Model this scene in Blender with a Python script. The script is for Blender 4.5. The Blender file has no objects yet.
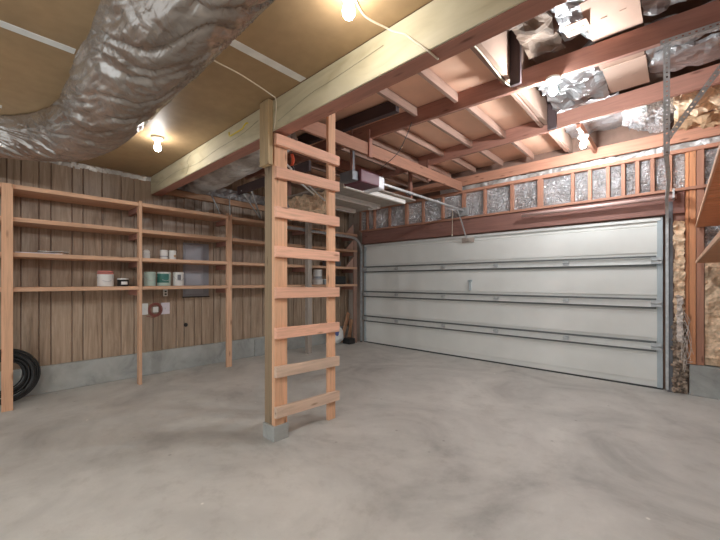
import bpy, bmesh, math, random
from mathutils import Vector, noise, Matrix
random.seed(7)
SC = bpy.context.scene
COL = SC.collection
V = Vector

# ------------------------------------------------------------------ materials
def new_mat(name):
    m = bpy.data.materials.new(name); m.use_nodes = True
    nt = m.node_tree
    return m, nt, nt.nodes['Principled BSDF']
def N(nt, t, **k):
    n = nt.nodes.new(t)
    for a, b in k.items():
        if a in n.inputs: n.inputs[a].default_value = b
        else: setattr(n, a, b)
    return n
def ramp(nt, stops):
    r = nt.nodes.new('ShaderNodeValToRGB')
    e = r.color_ramp.elements
    while len(e) < len(stops): e.new(0.5)
    for i, (p, c) in enumerate(stops):
        e[i].position = p; e[i].color = (*c, 1) if len(c) == 3 else c
    return r
def coords(nt, scale=(1, 1, 1), rnd=True):
    tc = N(nt, 'ShaderNodeTexCoord'); mp = N(nt, 'ShaderNodeMapping')
    mp.inputs['Scale'].default_value = scale
    if rnd:
        oi = N(nt, 'ShaderNodeObjectInfo'); ad = N(nt, 'ShaderNodeVectorMath', operation='MULTIPLY_ADD')
        ad.inputs[1].default_value = (13, 17, 19)
        cb = N(nt, 'ShaderNodeCombineXYZ')
        for i in range(3): nt.links.new(oi.outputs['Random'], cb.inputs[i])
        nt.links.new(cb.outputs[0], ad.inputs[0]); nt.links.new(tc.outputs['Object'], ad.inputs[2])
        nt.links.new(ad.outputs[0], mp.inputs['Vector'])
        return mp, oi
    nt.links.new(tc.outputs['Object'], mp.inputs['Vector'])
    return mp, None
def bump(nt, src, bs, strength=.3, dist=.01):
    b = N(nt, 'ShaderNodeBump', Strength=strength, Distance=dist)
    nt.links.new(src, b.inputs['Height']); nt.links.new(b.outputs[0], bs.inputs['Normal'])
    return b
def plain(name, c, rough=.6, metal=0, noise_amt=.12, nscale=9):
    m, nt, bs = new_mat(name)
    mp, oi = coords(nt)
    no = N(nt, 'ShaderNodeTexNoise', Scale=nscale, Detail=5)
    nt.links.new(mp.outputs[0], no.inputs['Vector'])
    r = ramp(nt, [(.3, tuple(x*(1-noise_amt) for x in c)), (.7, tuple(min(1, x*(1+noise_amt)) for x in c))])
    nt.links.new(no.outputs[0], r.inputs[0]); nt.links.new(r.outputs[0], bs.inputs['Base Color'])
    bs.inputs['Roughness'].default_value = rough; bs.inputs['Metallic'].default_value = metal
    return m
_wood = {}
def wood(kind, axis):
    """grain runs along axis; a few boards darker or lighter than the others"""
    if (kind, axis) in _wood: return _wood[(kind, axis)]
    c, var = {'fir': ((.66, .38, .23), .14), 'rung': ((.80, .45, .31), .1), 'red': ((.35, .165, .12), .22),
              'stud': ((.44, .215, .14), .2), 'post': ((.27, .19, .115), .1), 'header': ((.24, .115, .09), .05), 'oldrung': ((.60, .44, .33), .08), 'dark': ((.06, .035, .035), .2),
              'joist': ((.37, .225, .17), .15), 'orange': ((.60, .27, .13), .12), 'weather': ((.42, .36, .31), .12),
              'pale': ((.85, .80, .75), .08), 'cleat': ((.50, .36, .20), .1), 'shelf': ((.62, .37, .235), .12)}[kind]
    m, nt, bs = new_mat(f'{kind}_wood_{axis}')
    s = {'X': (1.2, 22, 22), 'Y': (22, 1.2, 22), 'Z': (22, 22, 1.2)}[axis]
    mp, oi = coords(nt, s)
    no = N(nt, 'ShaderNodeTexNoise', Scale=1.6, Detail=7, Roughness=.65, Distortion=.6)
    nt.links.new(mp.outputs[0], no.inputs['Vector'])
    r = ramp(nt, [(.25, tuple(x*.74 for x in c)), (.5, c), (.75, tuple(min(1, x*1.16) for x in c))])
    nt.links.new(no.outputs[0], r.inputs[0])
    # knots
    mp2, _ = coords(nt, {'X': (2.2, 9, 9), 'Y': (9, 2.2, 9), 'Z': (9, 9, 2.2)}[axis])
    vo = N(nt, 'ShaderNodeTexVoronoi', Scale=1.3); nt.links.new(mp2.outputs[0], vo.inputs['Vector'])
    kr = ramp(nt, [(.05, (.35, .27, .22)), (.16, (1, 1, 1))])
    nt.links.new(vo.outputs['Distance'], kr.inputs[0])
    mx = N(nt, 'ShaderNodeMix', data_type='RGBA', blend_type='MULTIPLY'); mx.inputs[0].default_value = .8
    nt.links.new(r.outputs[0], mx.inputs[6]); nt.links.new(kr.outputs[0], mx.inputs[7])
    mr = N(nt, 'ShaderNodeMapRange'); mr.inputs[3].default_value = 1-var; mr.inputs[4].default_value = 1+var
    nt.links.new(oi.outputs['Random'], mr.inputs[0])
    hs = N(nt, 'ShaderNodeHueSaturation'); nt.links.new(mx.outputs[2], hs.inputs['Color']); nt.links.new(mr.outputs[0], hs.inputs['Value'])
    nt.links.new(hs.outputs[0], bs.inputs['Base Color'])
    bs.inputs['Roughness'].default_value = .72
    bump(nt, no.outputs[0], bs, .25, .003)
    _wood[(kind, axis)] = m
    return m
def foil_mat(name, c, metal=.85, rough=.28, bs_=.8, scale=14, dist=.02, tint=None):
    m, nt, bs = new_mat(name)
    mp, oi = coords(nt)
    v = N(nt, 'ShaderNodeTexVoronoi', Scale=scale, feature='DISTANCE_TO_EDGE'); n1 = N(nt, 'ShaderNodeTexNoise', Scale=scale*.7, Detail=6, Distortion=1.2)
    nt.links.new(mp.outputs[0], n1.inputs['Vector'])
    add = N(nt, 'ShaderNodeVectorMath', operation='ADD'); nt.links.new(mp.outputs[0], add.inputs[0])
    sc = N(nt, 'ShaderNodeVectorMath', operation='SCALE'); sc.inputs['Scale'].default_value = .12
    nt.links.new(n1.outputs['Color'], sc.inputs[0]); nt.links.new(sc.outputs[0], add.inputs[1]); nt.links.new(add.outputs[0], v.inputs['Vector'])
    ma = N(nt, 'ShaderNodeMath', operation='ADD'); nt.links.new(v.outputs[0], ma.inputs[0]); nt.links.new(n1.outputs[0], ma.inputs[1])
    bump(nt, ma.outputs[0], bs, bs_, dist)
    t = tint or tuple(x*.7 for x in c)
    r = ramp(nt, [(.38, t), (.62, c)]); n2 = N(nt, 'ShaderNodeTexNoise', Scale=3.0, Detail=4)
    nt.links.new(mp.outputs[0], n2.inputs['Vector']); nt.links.new(n2.outputs[0], r.inputs[0]); nt.links.new(r.outputs[0], bs.inputs['Base Color'])
    bs.inputs['Metallic'].default_value = metal; bs.inputs['Roughness'].default_value = rough
    return m
def concrete_mat(name, c, floor=False):
    m, nt, bs = new_mat(name)
    mp, _ = coords(nt, rnd=False)
    big = N(nt, 'ShaderNodeTexNoise', Scale=.9 if floor else 2.5, Detail=6, Roughness=.6, Distortion=.9)
    mid = N(nt, 'ShaderNodeTexNoise', Scale=5.5, Detail=8, Roughness=.7)
    fine = N(nt, 'ShaderNodeTexNoise', Scale=70, Detail=4)
    for n in (big, mid, fine): nt.links.new(mp.outputs[0], n.inputs['Vector'])
    r = ramp(nt, [(.34, tuple(x*.68 for x in c)), (.45, tuple(x*.88 for x in c)), (.57, c), (.72, tuple(min(1, x*1.14) for x in c))])
    nt.links.new(big.outputs[0], r.inputs[0])
    r2 = ramp(nt, [(.34, (.60, .575, .54)), (.47, (.97, .96, .95)), (.55, (1, 1, 1)), (.68, (1.22, 1.22, 1.21))])
    nt.links.new(mid.outputs[0], r2.inputs[0])
    mx = N(nt, 'ShaderNodeMix', data_type='RGBA', blend_type='MULTIPLY'); mx.inputs[0].default_value = .3
    nt.links.new(r.outputs[0], mx.inputs[6]); nt.links.new(r2.outputs[0], mx.inputs[7])
    out = mx.outputs[2]
    if floor:
        vo = N(nt, 'ShaderNodeTexVoronoi', Scale=2.2); nt.links.new(mp.outputs[0], vo.inputs['Vector'])
        vr = ramp(nt, [(.015, (1.5, 1.5, 1.5)), (.03, (1, 1, 1))])
        nt.links.new(vo.outputs['Distance'], vr.inputs[0])
        vo2 = N(nt, 'ShaderNodeTexVoronoi', Scale=3.7); nt.links.new(mp.outputs[0], vo2.inputs['Vector'])
        vr2 = ramp(nt, [(.02, (.45, .42, .4)), (.06, (1, 1, 1))]); nt.links.new(vo2.outputs['Distance'], vr2.inputs[0])
        a = N(nt, 'ShaderNodeMix', data_type='RGBA', blend_type='MULTIPLY'); a.inputs[0].default_value = 1
        nt.links.new(out, a.inputs[6]); nt.links.new(vr.outputs[0], a.inputs[7])
        b = N(nt, 'ShaderNodeMix', data_type='RGBA', blend_type='MULTIPLY'); b.inputs[0].default_value = .6
        nt.links.new(a.outputs[2], b.inputs[6]); nt.links.new(vr2.outputs[0], b.inputs[7]); out = b.outputs[2]
    nt.links.new(out, bs.inputs['Base Color'])
    rr = N(nt, 'ShaderNodeMapRange'); rr.inputs[3].default_value = .42; rr.inputs[4].default_value = .75
    nt.links.new(mid.outputs[0], rr.inputs[0]); nt.links.new(rr.outputs[0], bs.inputs['Roughness'])
    bump(nt, fine.outputs[0], bs, .18, .004)
    return m

M = {}
M['floor'] = concrete_mat('floor_concrete', (.60, .58, .54), True)
M['concrete'] = concrete_mat('curb_concrete', (.40, .41, .39))
M['foil'] = foil_mat('foil', (.95, .95, .96), .65, .22, 1.0, 20, .06)
M['duct'] = foil_mat('duct_wrap', (.56, .52, .48), .85, .27, .45, 7, .02, (.40, .35, .31))
M['whitefoil'] = foil_mat('dull_foil', (.56, .56, .57), .7, .36, .7, 9, .02, (.34, .33, .33))
M['wrapfoil'] = foil_mat('wrap_foil', (.72, .71, .69), .35, .38, .7, 7, .03, (.42, .39, .36))
M['kraft'] = plain('kraft_paper', (.52, .34, .20), .8, 0, .3, 14)
M['fiber'] = plain('fibreglass', (.72, .52, .35), .95, 0, .3, 25)
M['darkpaper'] = plain('tar_paper', (.16, .11, .08), .8, 0, .5, 8)
M['debris'] = plain('debris', (.33, .25, .19), .95, 0, .8, 22)
M['fluff'] = plain('pale_fluff', (.62, .54, .48), .95, 0, .35, 30)
M['cardboard'] = plain('cardboard', (.50, .33, .25), .8, 0, .06, 3)
M['pink'] = plain('pink_board', (.88, .54, .38), .75, 0, .10, 2.2)
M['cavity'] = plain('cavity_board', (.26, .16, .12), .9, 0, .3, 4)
M['white'] = plain('white_plastic', (.80, .79, .76), .4, 0, .03)
M['ceramic'] = plain('ceramic', (.85, .84, .80), .3, 0, .02)
M['cable'] = plain('cable', (.78, .70, .55), .5, 0, .03)
M['yellow'] = plain('yellow', (.75, .60, .05), .45, 0, .03)
M['redplastic'] = plain('red_plastic', (.75, .12, .05), .4, 0, .05)
M['pinklid'] = plain('pink_lid', (.55, .20, .17), .5, 0, .15)
M['mint'] = plain('mint', (.50, .62, .55), .45, 0, .06)
M['darkgreen'] = plain('dark_green', (.04, .17, .14), .5, 0, .2)
M['black'] = plain('black_rubber', (.018, .018, .018), .45, 0, .15)
M['maroon'] = plain('maroon_housing', (.13, .045, .06), .4, .1, .1)
M['lens'] = plain('white_lens', (.78, .76, .80), .35, 0, .03)
M['steel'] = plain('galvanised', (.48, .49, .49), .4, .5, .18, 18)
M['darksteel'] = plain('dark_steel', (.16, .16, .17), .45, .6, .2)
M['box'] = plain('grey_box', (.33, .34, .37), .5, .3, .08, 3)
M['lav'] = plain('plate', (.70, .64, .68), .4, 0, .03)
M['blue'] = plain('blue_print', (.08, .12, .34), .5, 0, .1)
M['bluegrey'] = plain('stile_grey', (.43, .48, .50), .5, .2, .05)
M['rubber'] = plain('rubber_seal', (.05, .05, .05), .7, 0, .2)
M['flange_shade'] = plain('painted_flange_shade', (.13, .135, .13), .5, .3, .1)  # dark tone stands for the self-shadow of the strut flanges
M['strut'] = plain('strut_paint', (.68, .68, .65), .45, .2, .05)
M['crack'] = plain('hairline', (.30, .27, .19), .8, 0, .1)

def door_mat():
    m, nt, bs = new_mat('door_paint'); mp, _ = coords(nt, rnd=False)
    n = N(nt, 'ShaderNodeTexNoise', Scale=1.3, Detail=5); nt.links.new(mp.outputs[0], n.inputs['Vector'])
    r = ramp(nt, [(.35, (.66, .66, .62)), (.6, (.74, .74, .70)), (.75, (.78, .78, .74))]); nt.links.new(n.outputs[0], r.inputs[0])
    nt.links.new(r.outputs[0], bs.inputs['Base Color']); bs.inputs['Roughness'].default_value = .5
    return m
M['door'] = door_mat()
def panel_mat():
    m, nt, bs = new_mat('panelling'); mp, _ = coords(nt, (14, 14, .9), rnd=False)
    n = N(nt, 'ShaderNodeTexNoise', Scale=1.5, Detail=8, Roughness=.7, Distortion=1.0); nt.links.new(mp.outputs[0], n.inputs['Vector'])
    r = ramp(nt, [(.28, (.20, .135, .09)), (.5, (.37, .275, .195)), (.72, (.50, .39, .295))]); nt.links.new(n.outputs[0], r.inputs[0])
    mp2, _ = coords(nt, (.8, .8, .25), rnd=False)
    n2 = N(nt, 'ShaderNodeTexNoise', Scale=1.2, Detail=3); nt.links.new(mp2.outputs[0], n2.inputs['Vector'])
    r2 = ramp(nt, [(.35, (.8, .78, .76)), (.65, (1.15, 1.13, 1.12))]); nt.links.new(n2.outputs[0], r2.inputs[0])
    mx = N(nt, 'ShaderNodeMix', data_type='RGBA', blend_type='MULTIPLY'); mx.inputs[0].default_value = 1
    nt.links.new(r.outputs[0], mx.inputs[6]); nt.links.new(r2.outputs[0], mx.inputs[7]); nt.links.new(mx.outputs[2], bs.inputs['Base Color'])
    bs.inputs['Roughness'].default_value = .36
    bump(nt, n.outputs[0], bs, .15, .002)
    return m
M['panel'] = panel_mat()
def board_mat(name, c):   # kraft coloured drywall of the low ceiling
    m, nt, bs = new_mat(name); mp, _ = coords(nt, rnd=False)
    n = N(nt, 'ShaderNodeTexNoise', Scale=1.1, Detail=5, Distortion=.5); n2 = N(nt, 'ShaderNodeTexNoise', Scale=12, Detail=6)
    for q in (n, n2): nt.links.new(mp.outputs[0], q.inputs['Vector'])
    r = ramp(nt, [(.35, tuple(x*.85 for x in c)), (.65, tuple(x*1.1 for x in c))]); nt.links.new(n.outputs[0], r.inputs[0])
    r2 = ramp(nt, [(.3, (.93, .92, .9)), (.7, (1.05, 1.05, 1.05))]); nt.links.new(n2.outputs[0], r2.inputs[0])
    mx = N(nt, 'ShaderNodeMix', data_type='RGBA', blend_type='MULTIPLY'); mx.inputs[0].default_value = 1
    nt.links.new(r.outputs[0], mx.inputs[6]); nt.links.new(r2.outputs[0], mx.inputs[7]); nt.links.new(mx.outputs[2], bs.inputs['Base Color'])
    bs.inputs['Roughness'].default_value = .55
    return m
M['drywall'] = board_mat('kraft_drywall', (.40, .27, .145))
M['tape'] = plain('joint_tape', (.78, .77, .73), .8, 0, .1)
def cream_mat():
    m, nt, bs = new_mat('cream_paint'); mp, _ = coords(nt, (1, 4, 4), rnd=False)
    n = N(nt, 'ShaderNodeTexNoise', Scale=2.2, Detail=7, Distortion=.8); nt.links.new(mp.outputs[0], n.inputs['Vector'])
    r = ramp(nt, [(.3, (.46, .40, .25)), (.5, (.60, .54, .37)), (.7, (.66, .60, .43))]); nt.links.new(n.outputs[0], r.inputs[0])
    nt.links.new(r.outputs[0], bs.inputs['Base Color']); bs.inputs['Roughness'].default_value = .6
    bump(nt, n.outputs[0], bs, .2, .004)
    return m
M['cream'] = cream_mat()
def emit(name, c, s):
    m = bpy.data.materials.new(name); m.use_nodes = True; nt = m.node_tree; nt.nodes.clear()
    e = N(nt, 'ShaderNodeEmission', Strength=s); e.inputs[0].default_value = (*c, 1)
    o = N(nt, 'ShaderNodeOutputMaterial'); nt.links.new(e.outputs[0], o.inputs[0]); return m

# ------------------------------------------------------------------ mesh helpers (world coordinates)
WORG = {}
class MB:
    def __init__(s): s.bm = bmesh.new()
    def box(s, x0, x1, y0, y1, z0, z1, mi=0):
        vs = [s.bm.verts.new((x, y, z)) for x in (x0, x1) for y in (y0, y1) for z in (z0, z1)]
        for f in ((0, 1, 3, 2), (4, 6, 7, 5), (0, 4, 5, 1), (2, 3, 7, 6), (0, 2, 6, 4), (1, 5, 7, 3)):
            s.bm.faces.new([vs[i] for i in f]).material_index = mi
        return s
    def beam(s, p0, p1, w, h, up=(0, 0, 1), mi=0):
        p0, p1 = V(p0), V(p1); d = (p1-p0).normalized(); u = V(up)
        if d.cross(u).length < 1e-3: u = V((0, 1, 0))
        a = d.cross(u).normalized(); b = a.cross(d).normalized()
        vs = [s.bm.verts.new(p + a*(sx*w/2) + b*(sz*h/2)) for p in (p0, p1) for sx in (-1, 1) for sz in (-1, 1)]
        for f in ((0, 1, 3, 2), (4, 6, 7, 5), (0, 4, 5, 1), (2, 3, 7, 6), (0, 2, 6, 4), (1, 5, 7, 3)):
            s.bm.faces.new([vs[i] for i in f]).material_index = mi
        return s
    def tube(s, pts, r, n=10, closed=False, mi=0):
        pts = [V(p) for p in pts]; rings = []
        rs = r if isinstance(r, (list, tuple)) else [r]*len(pts)
        ref = None
        for i, p in enumerate(pts):
            if closed: d = pts[(i+1) % len(pts)] - pts[i-1]
            else: d = pts[min(i+1, len(pts)-1)] - pts[max(i-1, 0)]
            d.normalize()
            if ref is None: ref = V((0, 0, 1)) if abs(d.z) < .9 else V((1, 0, 0))
            a = d.cross(ref)
            if a.length < 1e-4: a = d.orthogonal()
            a.normalize(); ref = a.cross(d).normalized()
            rings.append([s.bm.verts.new(p + (a*math.cos(t) + ref*math.sin(t))*rs[i]) for t in [2*math.pi*k/n for k in range(n)]])
        m = len(rings)
        for i in range(m if closed else m-1):
            A, B = rings[i], rings[(i+1) % m]
            for k in range(n):
                f = s.bm.faces.new((A[k], A[(k+1) % n], B[(k+1) % n], B[k])); f.smooth = True; f.material_index = mi
        if not closed:
            s.bm.faces.new(rings[0][::-1]).material_index = mi; s.bm.faces.new(rings[-1]).material_index = mi
        return s
    def lathe(s, c, prof, axis='Z', n=24, mi=0):
        c = V(c); rings = []
        for (r, t) in prof:
            ring = []
            for k in range(n):
                a = 2*math.pi*k/n; u, w = r*math.cos(a), r*math.sin(a)
                o = {'Z': (u, w, t), 'X': (t, u, w), 'Y': (u, t, w)}[axis]
                ring.append(s.bm.verts.new(c+V(o)))
            rings.append(ring)
        for i in range(len(rings)-1):
            for k in range(n):
                f = s.bm.faces.new((rings[i][k], rings[i][(k+1) % n], rings[i+1][(k+1) % n], rings[i+1][k])); f.smooth = True; f.material_index = mi
        s.bm.faces.new(rings[0][::-1]).material_index = mi; s.bm.faces.new(rings[-1]).material_index = mi
        return s
    def sheet(s, o, u, v, nu, nv, amp, freq, seed, thick=.012, edge=0.0, sag=0.0, ragged=0.0):
        """crumpled sheet with thickness"""
        o, u, v = V(o), V(u), V(v); n = u.cross(v).normalized(); g = []
        for i in range(nu+1):
            row = []
            for j in range(nv+1):
                a, b = i/nu, j/nv
                p = o + u*a + v*b
                q = p*freq + V((seed*3.1, seed*1.7, seed*.9))
                d = (noise.ridged_multi_fractal(q, 1.0, 2.1, 4, 1.0, 2.0) - 1.0)*.6 + noise.noise(q*2.7)*.5
                e = min(a, 1-a, b, 1-b)*6
                m_ = min(1, e) if edge else 1
                bow = 4*a*(1-a)*4*b*(1-b)*edge
                p = p + n*(d*amp*(.35+.65*m_) + bow) + V((0, 0, -sag*math.sin(math.pi*a)))
                if ragged and (i in (0, nu) or j in (0, nv)):
                    p += V((noise.noise(q*5), noise.noise(q*5+V((9, 0, 0))), noise.noise(q*5+V((0, 9, 0)))))*ragged
                row.append(p)
            g.append(row)
        top = [[s.bm.verts.new(p) for p in r] for r in g]
        bot = [[s.bm.verts.new(p - n*thick) for p in r] for r in g]
        for i in range(nu):
            for j in range(nv):
                s.bm.faces.new((top[i][j], top[i+1][j], top[i+1][j+1], top[i][j+1]))
                s.bm.faces.new((bot[i][j], bot[i][j+1], bot[i+1][j+1], bot[i+1][j]))
        for i in range(nu):
            for j in (0, nv): s.bm.faces.new((top[i][j], top[i+1][j], bot[i+1][j], bot[i][j]))
        for j in range(nv):
            for i in (0, nu): s.bm.faces.new((top[i][j], top[i][j+1], bot[i][j+1], bot[i][j]))
        return s
    def build(s, name, mat, parent=None, bevel=0, org=None, smooth=False):
        bm = s.bm; bmesh.ops.recalc_face_normals(bm, faces=bm.faces)
        me = bpy.data.meshes.new(name)
        xs = [v.co for v in bm.verts]
        if org is None:
            org = V(((min(p.x for p in xs)+max(p.x for p in xs))/2, (min(p.y for p in xs)+max(p.y for p in xs))/2, min(p.z for p in xs)))
        bmesh.ops.translate(bm, verts=bm.verts, vec=-V(org))
        if smooth:
            for f in bm.faces: f.smooth = True
        bm.to_mesh(me); bm.free()
        for m in (mat if isinstance(mat, (list, tuple)) else [mat]): me.materials.append(m)
        o = bpy.data.objects.new(name, me); COL.objects.link(o)
        WORG[o.name] = V(org)
        if parent: o.parent = parent; o.location = V(org) - WORG[parent.name]
        else: o.location = org
        if bevel:
            b = o.modifiers.new('Bevel', 'BEVEL'); b.width = bevel; b.segments = 2; b.limit_method = 'ANGLE'
        return o
def empty(name, loc):
    o = bpy.data.objects.new(name, None); COL.objects.link(o); o.location = loc; o.empty_display_size = .1
    WORG[o.name] = V(loc); return o
def tag(o, label, cat, group=None, kind=None):
    o['label'] = label; o['category'] = cat
    if group: o['group'] = group
    if kind: o['kind'] = kind
    return o
def struct(o): o['kind'] = 'structure'; return o
def catmull(pts, n=8):
    pts = [V(p) for p in pts]; out = []
    P = [pts[0]] + pts + [pts[-1]]
    for i in range(1, len(P)-2):
        for k in range(n):
            t = k/n; a, b, c, d = P[i-1:i+3]
            out.append(.5*((2*b) + (c-a)*t + (2*a-5*b+4*c-d)*t*t + (3*b-a-3*c+d)*t**3))
    out.append(pts[-1]); return out
ORD = ['first', 'second', 'third', 'fourth', 'fifth', 'sixth', 'seventh', 'eighth', 'ninth', 'tenth', 'eleventh', 'twelfth', 'thirteenth', 'fourteenth', 'fifteenth', 'sixteenth']

XL, XR = -5.6, .7        # side walls
YB = -2.6                # how far the place is built behind the camera
YD = 5.62                # inner face of the garage door wall framing
# ------------------------------------------------------------------ shell
o = struct(MB().box(XL-.3, XR+.3, YB, 6.3, -.12, 0).build('floor', M['floor'], org=V((0, 0, -.12))))
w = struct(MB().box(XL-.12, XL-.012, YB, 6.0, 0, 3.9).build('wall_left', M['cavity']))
pm = MB(); y = YB; gaps = [.153, .107, .198, .109, .198, .212, .153, .237, .119, .193, .115]
ys = [.285]; k = 0
while ys[-1] < 5.75: ys.append(ys[-1] + gaps[k % len(gaps)]); k += 1
k = 0
while ys[0] > YB: ys.insert(0, ys[0] - gaps[(-k-1) % len(gaps)]); k += 1
for a, b in zip(ys, ys[1:]): pm.box(XL-.012, XL+.004, max(a, YB)+.005, min(b, 5.76)-.005, .30, 3.2)
p = pm.build('panelling', M['panel'], w, bevel=.003)
MB().box(XL-.012, XL+.045, YB, 5.70, 0, .325).build('concrete_curb', M['concrete'], w, bevel=.008)
MB().box(XL+.045, XL+.075, 3.25, 3.40, 0, .30).build('curb_pilaster', M['concrete'], w, bevel=.005)
ef = MB()
for i in range(46):
    y0 = .0 + i*.035*1.0
    z = 2.80 + .012*noise.noise(V((i*.7, 0, 0)))
    ef.sheet((XL+.006, y0, z-.02-.02*random.random()), (0, .05, 0), (.012, 0, .05), 3, 2, .008, 20, i, .004)
ef.build('foil_edge_strip', M['wrapfoil'], w)

bw = struct(MB().box(XL, XR, 5.722, 5.9, 2.09, 3.9).box(XL, -5.05, 5.722, 5.9, 0, 2.09).box(-.18, XR, 5.722, 5.9, 0, 2.09).build('wall_back', M['cavity']))
MB().box(.09, XR, YD-.01, 5.721, 0, .36).build('concrete_footing', M['concrete'], bw, bevel=.01)
MB().box(XL+.05, -5.14, YD+.02, 5.721, 0, 3.0).build('side_panel', wood('weather', 'Z'), bw)
struct(MB().box(XR, XR+.12, YB, 6.0, 0, 3.9).build('wall_right', M['cavity']))
# low finished ceiling on the near side of the big beam
cl = struct(MB().box(XL, XR, YB, 1.62, 2.84, 2.90).build('ceiling', M['drywall']))
for (x, a, b) in ((-2.06, YB, 1.61), (-2.90, YB, .40), (-4.28, YB, .1), (-.84, YB, 1.61)):
    t = MB(); t.sheet((x-.035, a, 2.838), (.07, 0, 0), (0, b-a, 0), 3, 60, .001, 4, x, .002, ragged=.0)
    t.build('joint_tape', M['tape'], cl)
t = MB(); t.sheet((-3.72, -.03, 2.838), (.12, 0, 0), (0, .10, 0), 4, 4, .001, 8, 3, .002, ragged=.03); t.build('joint_tape', M['tape'], cl)
# upper board over the garage bay, higher open cavity on the right
struct(MB().box(XL, -1.162, 1.745, 5.72, 3.27, 3.31).build('ceiling_garage', M['pink']))
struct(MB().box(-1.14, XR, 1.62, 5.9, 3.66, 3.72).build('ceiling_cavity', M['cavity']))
struct(MB().box(-1.16, -1.122, 1.745, 5.72, 3.17, 3.66).build('trim_1', M['cardboard']))
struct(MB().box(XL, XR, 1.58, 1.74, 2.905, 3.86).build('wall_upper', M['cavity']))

# ------------------------------------------------------------------ large beams
bt = empty('ceiling_beam', (-2.45, 1.685, 2.58))
tag(bt, 'wide cream-painted timber beam with bare brown underside running over the post', 'beam')
MB().box(XL+.02, XR-.01, 1.632, 1.755, 2.58, 2.835).build('timber_core', wood('red', 'X'), bt, bevel=.004)
MB().box(XL+.02, XR-.01, 1.618, 1.631, 2.584, 2.835).build('painted_face', M['cream'], bt, bevel=.003)
cr = MB()
cp = [(-5.3, 2.66), (-4.6, 2.70), (-4.0, 2.66), (-3.5, 2.69), (-3.0, 2.70), (-2.7, 2.74)]
cr.tube(catmull([(x, 1.617, z) for x, z in cp], 5), .0018, 5)
cr.tube(catmull([(-2.40, 1.617, 2.64), (-2.0, 1.617, 2.71), (-1.75, 1.617, 2.72), (-1.3, 1.617, 2.75)], 5), .0018, 5)
cr.tube(catmull([(-4.3, 1.617, 2.60), (-4.22, 1.617, 2.68), (-4.26, 1.617, 2.75), (-4.15, 1.617, 2.80)], 5), .0015, 5)
cr.build('paint_crack', M['crack'], bt)

def board(name, p0, p1, w, h, kind, axis, label, cat, group=None, bevel=.004):
    return tag(MB().beam(p0, p1, w, h).build(name, wood(kind, axis), bevel=bevel), label, cat, group)
board('ceiling_beam', (-5.5, 3.06, 3.18), (XR-.01, 3.45, 3.18), .045, .17, 'red', 'X', 'red-brown ceiling beam carrying the nearer bulb and the perforated track hanger', 'beam')
board('ceiling_beam', (-5.5, 4.72, 3.18), (XR-.01, 4.40, 3.18), .045, .17, 'red', 'X', 'red-brown ceiling beam midway between the cream beam and the garage door', 'beam')
board('ceiling_beam', (-5.5, 2.72, 3.19), (-2.18, 2.95, 3.19), .07, .13, 'dark', 'X', 'short near-black ceiling beam above the top of the ladder', 'beam')
board('ceiling_beam', (-2.87, 1.76, 2.97), (-2.76, 5.57, 2.96), .04, .15, 'stud', 'Y', 'pinkish timber beam running from behind the ladder towards the garage door', 'beam')
board('ceiling_beam', (-3.5, 1.76, 2.98), (-3.5, 4.3, 2.98), .04, .13, 'red', 'Y', 'brown timber beam seen between the post and the door opener', 'beam')
board('rim_board', (-5.5, YD-.03, 3.055), (XR-.01, YD-.03, 3.055), .04, .15, 'stud', 'X', 'long red-brown board above the foil strip over the garage door wall', 'board')
# hanging struts on the pinkish beam
for k, (yy, x) in enumerate(((3.19, -2.82), (4.55, -2.82))):
    tag(MB().box(x-.005, x+.035, yy, yy+.06, 2.86, 3.20).build('hanger_block', wood('red', 'Z'), bevel=.003),
        ['short red block tying the pinkish beam to the ceiling, beside the door opener', 'short red block tying the pinkish beam to the ceiling, nearer the garage door'][k], 'block', 'hanger blocks')

# small joists
def joist(x, y0, y1, z, lab, k):
    board('ceiling_joist', (x, y0, z), (x, y1, z), .038, .09, k, 'Y', lab, 'joist', 'small joists between the ceiling beams', .003)
for i, x in enumerate((-1.19, -1.68, -2.15)):
    joist(x, 1.76, 3.30+.03*i*0-.0, 3.215, f'small joist, {ORD[i]} from the dark strut in the bay behind the cream beam', 'joist')
for i in range(9):
    x = -1.19-.45*i
    yA = 3.45+(x-XR)*(.39/6.2)+.03; yB = 4.40-(x-XR)*(.32/6.2)-.03
    joist(x, yA, yB, 3.20, f'small joist, {ORD[i]} from the right in the middle ceiling bay', 'joist')
    if i < 7:
        joist(x+.03, yB+.07, YD-.06, 3.20, f'small joist, {ORD[i]} from the right in the ceiling bay by the garage door', 'joist')
joist(-.83, 4.52, YD-.06, 3.10, 'lone low joist holding the bulb nearest the garage door', 'stud')
# dark vertical struts
board('ceiling_strut', (-1.072, 3.215, 3.09), (-1.072, 3.215, 3.65), .09, .04, 'dark', 'Z', 'near-black upright strut at the first red-brown beam, left of the bulb', 'strut', 'dark upright struts')
board('ceiling_strut', (-1.072, 4.42, 3.09), (-1.072, 4.42, 3.65), .09, .04, 'dark', 'Z', 'near-black upright strut at the farther red-brown beam', 'strut', 'dark upright struts')

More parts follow.
